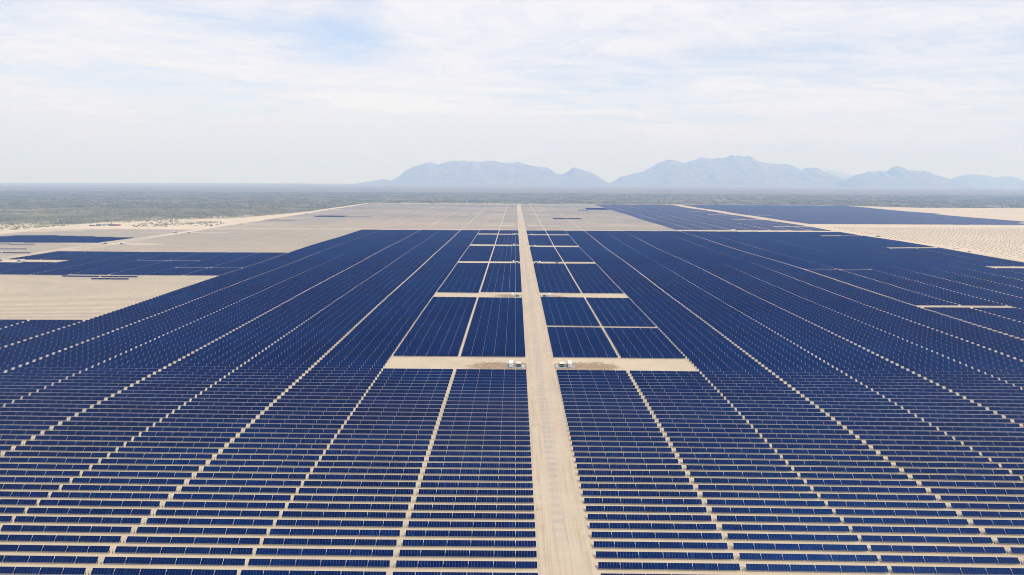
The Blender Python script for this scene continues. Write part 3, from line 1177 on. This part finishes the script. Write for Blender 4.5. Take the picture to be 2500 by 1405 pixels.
# ------------------------------------------------------------------ vehicles
def make_pickup(paint, name='pickup_truck'):
    r = bpy.data.objects.new(name, None)
    COL.objects.link(r)
    b = MB().box((0, 0, 0.75), (1.85, 5.2, 0.6)).box((0, 1.9, 1.12), (1.8, 1.3, 0.22), 0, (0.95, 0.9))
    for s in (-1, 1):
        b.box((s * 0.87, -1.6, 1.2), (0.1, 1.95, 0.35))
    b.box((0, -2.55, 1.2), (1.8, 0.1, 0.35))
    body = link('body', b.mesh('body', paint, bevel=0.0), r)
    link('cab', MB().box((0, 0.35, 1.5), (1.75, 2.0, 0.85), 0, (0.84, 0.72)).mesh('cab', paint), r)
    link('windscreen', MB().box((0, 1.22, 1.45), (1.5, 0.1, 0.5), 0, (0.9, 0.5), (0, -0.16)).mesh('windscreen', M_GLASS), r)
    for s in (-1, 1):
        link('side_window', MB().box((s * 0.83, 0.35, 1.52), (0.06, 1.5, 0.4), 0, (1, 0.8), (-s * 0.06, 0)).mesh('side_window', M_GLASS), r)
        link('headlight', MB().box((s * 0.7, 2.61, 0.85), (0.3, 0.04, 0.18)).mesh('headlight', M_LGREY), r)
        for yy in (-1.6, 1.6):
            wh = link('wheel', MB().cyl((s * 0.86, yy, 0.39), 0.39, 0.26, 'X', 14).mesh('wheel', M_TYRE), r)
            link('rim', MB().cyl((s * 1.0, yy, 0.39), 0.22, 0.03, 'X', 12).mesh('rim', M_STEEL), wh)
    return r


def make_lorry(cargo, crane=False):
    r = bpy.data.objects.new('lorry', None)
    COL.objects.link(r)
    link('chassis', MB().box((0, 0, 0.85), (1.0, 11.0, 0.35)).mesh('chassis', M_DARKST), r)
    cab = link('cab', MB().box((0, 4.6, 2.0), (2.4, 1.9, 2.1), 0, (0.95, 0.85)).mesh('cab', M_WHITE), r)
    link('windscreen', MB().box((0, 5.52, 2.4), (2.0, 0.08, 0.8), 0, (0.95, 1), (0, -0.06)).mesh('windscreen', M_GLASS), cab)
    b = MB().box((0, -1.1, 2.35), (2.5, 8.6, 2.5))
    for k in range(12):
        for s in (-1, 1):
            b.box((s * 1.27, -5.2 + k * 0.74, 2.3), (0.05, 0.1, 2.3))
    link('cargo_box', b.mesh('cargo_box', cargo), r)
    if crane:
        c = MB().box((0, 3.3, 2.0), (0.5, 0.5, 2.6)).box((0, 2.2, 3.5), (0.3, 2.6, 0.3))
        link('crane', c.mesh('crane', M_YELLOW), r)
    for s in (-1, 1):
        for yy in (-4.3, -3.0, 4.4):
            wh = link('wheel', MB().cyl((s * 1.05, yy, 0.52), 0.52, 0.36, 'X', 14).mesh('wheel', M_TYRE), r)
            link('rim', MB().cyl((s * 1.24, yy, 0.52), 0.28, 0.03, 'X', 12).mesh('rim', M_STEEL), wh)
    return r


def put(o, xm, ym, rz, label, cat, group=None):
    x, y = lay(xm, ym)
    o.location = (x, y, ground_at(x, y) + 0.16)
    o.rotation_euler = (0, 0, rz)
    return tag(o, label, cat, group)


put(make_pickup(M_DGREY), -512, 1766, 1.57, 'dark pickup truck on the cross road left of the main road', 'pickup truck')
put(make_lorry(M_WHITE), 569, 1786, 1.57, 'white box lorry on the cross road among the right-hand fields', 'lorry')
put(make_lorry(M_CREAM, True), 857, 1326, 1.35, 'lorry with pale cargo box and crane on the sand beside the right field', 'lorry')
put(make_pickup(M_WHITE), 843, 1499, 0.3, 'white pickup truck parked at the edge of the right field', 'pickup truck')
put(make_pickup(M_DGREY), 66, 1064, 1.3, 'small dark pickup on the third service track right of the road', 'pickup truck')
put(make_pickup(M_DGREY), 844, 1268, 0.2, 'dark pickup truck at the corner where the right field meets the sand', 'pickup truck')


def shed(name, mbody, mroof, L, Wd, Hh, rz, xm, ym, label, cat, pitch=0.0):
    r = bpy.data.objects.new(name, None)
    COL.objects.link(r)
    b = MB().box((0, 0, Hh / 2), (L, Wd, Hh))
    n = max(4, int(L / 0.8))
    for k in range(n):
        b.box((-L / 2 + (k + 0.5) * L / n, -Wd / 2 - 0.03, Hh / 2), (L / n * 0.45, 0.06, Hh * 0.94))
    link('wall', b.mesh('wall', mbody), r)
    if pitch:
        link('roof', MB().box((0, 0, Hh + pitch / 2), (L + 0.4, Wd + 0.5, pitch), 0, (0.98, 0.12)).mesh('roof', mroof), r)
    else:
        link('roof', MB().box((0, 0, Hh + 0.08), (L + 0.2, Wd + 0.2, 0.16)).mesh('roof', mroof), r)
    d = link('door', MB().box((L * 0.22, -Wd / 2 - 0.09, 1.0), (1.1, 0.06, 2.0)).mesh('door', M_DGREY), r)
    link('handle', MB().box((L * 0.22 + 0.4, -Wd / 2 - 0.14, 1.0), (0.06, 0.06, 0.2)).mesh('handle', M_STEEL), d)
    link('window', MB().box((-L * 0.2, -Wd / 2 - 0.09, 1.55), (1.4, 0.06, 0.8)).mesh('window', M_GLASS), r)
    x, y = lay(xm, ym)
    r.location = (x, y, ground_at(x, y))
    r.rotation_euler = (0, 0, rz)
    tag(r, label, cat)


shed('storage_shed', M_DGREY, M_DGREY, 14, 5, 2.6, 0.05, -1146, 1848, 'low dark grey storage shed at the left end of the site camp', 'shed')
shed('storage_tent', M_BLUE, M_BLUE, 11, 7, 3.2, 0.0, -1134, 1858, 'blue-grey storage tent second from the left in the site camp', 'tent', 1.6)
shed('storage_tent', M_TEAL, M_TEAL, 14, 8, 3.6, 0.0, -1118, 1864, 'teal storage tent in the middle of the site camp', 'tent', 1.8)
shed('site_office', M_WHITE, M_WHITE, 6, 3, 2.9, 0.0, -1109, 1850, 'small white site office in front of the teal tent', 'site office')
shed('workshop_shed', M_BROWN, M_DGREY, 22, 7, 3.2, 0.0, -1096, 1864, 'long dark brown workshop shed between white office and orange container', 'shed', 1.2)
shed('shipping_container', M_ORANGE, M_ORANGE, 6.2, 5, 4.6, 0.0, -1080, 1862, 'bright orange shipping container at the right end of the site camp', 'container')
shed('shipping_container', M_GREEN, M_GREEN, 9.5, 2.5, 2.7, 0.1, 855, 1612, 'green shipping container on the sand beside the right field', 'container')

# thin pole by the near end of the road, and waste heap on the right edge
pole = bpy.data.objects.new('marker_pole', None)
COL.objects.link(pole)
link('shaft', MB().cyl((0, 0, 1.5), 0.045, 3.2, 'Z', 10).mesh('shaft', M_RED), pole)
link('foot', MB().box((0, 0, 0.06), (0.7, 0.7, 0.14)).mesh('foot', M_RED), pole)
put(pole, 9.45, 252.6, 0, 'thin faded red marker pole standing at the left road edge', 'pole')

# ------------------------------------------------------------------ bundles of posts laid out on the sand at the right
ME_BUNDLE = MB()
for k in range(5):
    ME_BUNDLE.box((random.uniform(-.15, .15), -0.5 + 0.25 * k, 0.16 + 0.03 * (k % 2)), (2.5, 0.2, 0.32))
ME_BUNDLE.box((0, 0, 0.5), (2.3, 0.7, 0.34)).box((-0.8, 0, 0.04), (0.15, 1.4, 0.1)).box((0.8, 0, 0.04), (0.15, 1.4, 0.1))
ME_BUNDLE = ME_BUNDLE.mesh('post_bundle', M_WOOD)
spots = []
for j in range(70):
    for i in range(70):
        xm = 866 + i * 10.2 + (j % 2) * 5 + random.uniform(-1.2, 1.2)
        ym = 1085 + j * 13.4 + random.uniform(-1.5, 1.5)
        edge = np.interp(ym, [1000, 1110, 1278, 1330, 1500, 1612, 1765, 1990], [862, 855, 868, 884, 866, 862, 866, 905])
        if ym > 1960 - 0.05 * (xm - 860) and True:
            continue
        if xm < edge + 4 or xm > 0.80 * ym + 40 or random.random() < 0.10:
            continue
        x, y = lay(xm, ym)
        q = project(x, y, ground_at(x, y))
        spots.append((q is not None and 0 <= q[0] < 2500, math.hypot(x, y), x, y))
vis = sorted([s for s in spots if s[0]], key=lambda s: s[1])
single, mass = vis[:300], vis[300:] + [s for s in spots if not s[0]]
for k, (_, _, x, y) in enumerate(single):
    o = link('post_bundle', ME_BUNDLE, None, (x, y, ground_at(x, y)), (0, 0, random.uniform(-.35, .35)))
    tag(o, 'small dark bundle of posts lying on the pale sand right of the field', 'post bundle', 'post bundles laid out on the sand')
bv = np.array([v.co[:] for v in ME_BUNDLE.vertices])
bf = np.array([p.vertices[:] for p in ME_BUNDLE.polygons])
VV, FF = [], []
for k, (_, _, x, y) in enumerate(mass):
    VV.append(bv + np.array([x, y, ground_at(x, y)]))
    FF.append(bf + k * len(bv))
o = link('distant_post_bundles', np_mesh('distant_post_bundles', np.concatenate(VV), np.concatenate(FF), [M_WOOD]))
tag(o, 'many small dark post bundles dotted over the far sand', 'post bundles', kind='stuff')

# ------------------------------------------------------------------ desert scrub round the site
m_, t_, b_ = mat('scrub_leaves')
rid = t_.n('ShaderNodeAttribute', {'attribute_name': 'rid'}).outputs['Fac']
setc(t_, b_, t_.mix(rid, (0.075, 0.09, 0.045), (0.19, 0.185, 0.115)))
b_.inputs['Roughness'].default_value = 0.9
M_SCRUB = m_
N = 150000
yy = 1350 * (7000 / 1350) ** (rng.random(N) ** 0.8)
xx = (rng.random(N) * 2 - 1) * 0.86 * yy
dens = scrub_density(xx, yy)
clump = fbm(xx, yy, 70, 41, 3)
prob = np.clip(dens * 2.2, 0, 0.9) * np.clip((clump - 0.32) * 3.2, 0.04, 1)
clear_ = (xx < -1000) & (xx > -1085 + 0 * xx) & (yy > 1770) & (yy < 2010)
camp_patch = (xx > -1075) & (xx < -830) & (yy > 1830) & (yy < 2080)
prob = np.where(camp_patch, np.maximum(prob, 0.6 * (clump > 0.42)), prob)
keep = rng.random(N) < prob
keep &= (np.hypot(xx + 1112, yy - 1858) > 55)
xx, yy = xx[keep], yy[keep]
k_ = 1 - T(xx, yy) / H
xx, yy = np.where(yy < 4500, xx * k_, xx), np.where(yy < 4500, yy * k_, yy)
zz_ = T(xx, yy)
n = len(xx)
size = rng.uniform(0.9, 2.4, n) * (1 + 0.7 * (yy > 3000))
# each bush: two uneven rings and a crown tip, seven-sided
ang = np.arange(6) * 2 * math.pi / 6
Vb = np.empty((n, 13, 3))
for r_i, (rr, hz) in enumerate(((1.0, 0.0), (0.85, 0.75))):
    for a in range(6):
        jr = size * rr * rng.uniform(0.65, 1.25, n)
        Vb[:, r_i * 6 + a, 0] = xx + jr * math.cos(ang[a])
        Vb[:, r_i * 6 + a, 1] = yy + jr * math.sin(ang[a])
        Vb[:, r_i * 6 + a, 2] = zz_ + size * hz * rng.uniform(0.8, 1.2, n) - (0.1 if r_i == 0 else 0)
Vb[:, 12] = np.stack([xx, yy, zz_ + size * rng.uniform(1.0, 1.4, n)], -1)
tri = []
for a in range(6):
    b2 = (a + 1) % 6
    tri += [(a, b2, 6 + b2), (a, 6 + b2, 6 + a), (6 + a, 6 + b2, 12)]
tri = np.array(tri)
Fb = (tri[None] + (13 * np.arange(n))[:, None, None]).reshape(-1, 3)
o = link('scrub', np_mesh('scrub', Vb.reshape(-1, 3), Fb, [M_SCRUB], face_attr=('rid', np.repeat(rng.random(n), len(tri)))))
tag(o, 'low grey-green desert scrub dotted over the sand around the solar plant', 'scrub', kind='stuff')

# ------------------------------------------------------------------ haze
HZ_TOP = 1200.0
print('ground', gx[0], gx[-1], gy[0], gy[-1])
bmz = MB().box((0, 30000, (HZ_TOP + Z_MIN - 1.0) / 2), (150000, 90000, HZ_TOP - (Z_MIN - 1.0)))
m = bpy.data.materials.new('haze')
m.use_nodes = True
m.node_tree.nodes.clear()
hz = NT(m.node_tree)
out = hz.n('ShaderNodeOutputMaterial')
vol = hz.n('ShaderNodeVolumePrincipled', {})
vol.inputs['Color'].default_value = (0.22, 0.445, 1.0, 1)
vol.inputs['Absorption Color'].default_value = (0.92, 0.905, 1, 1)
vol.inputs['Density'].default_value = 1.05e-4
vol.inputs['Anisotropy'].default_value = 0.0
m.node_tree.links.new(vol.outputs[0], out.inputs['Volume'])
hbox = link('haze', bmz.mesh('haze', m))
tag(hbox, 'thin pale heat haze hanging over the whole plain', 'haze', kind='stuff')
print('trackers', len(trk), 'near', len(near), 'far', len(rest), 'frames', len(frm), 'bushes', n, 'bundles', len(single), len(mass), 'zmin', Z_MIN, 'near y', near[-1][1], near[0])
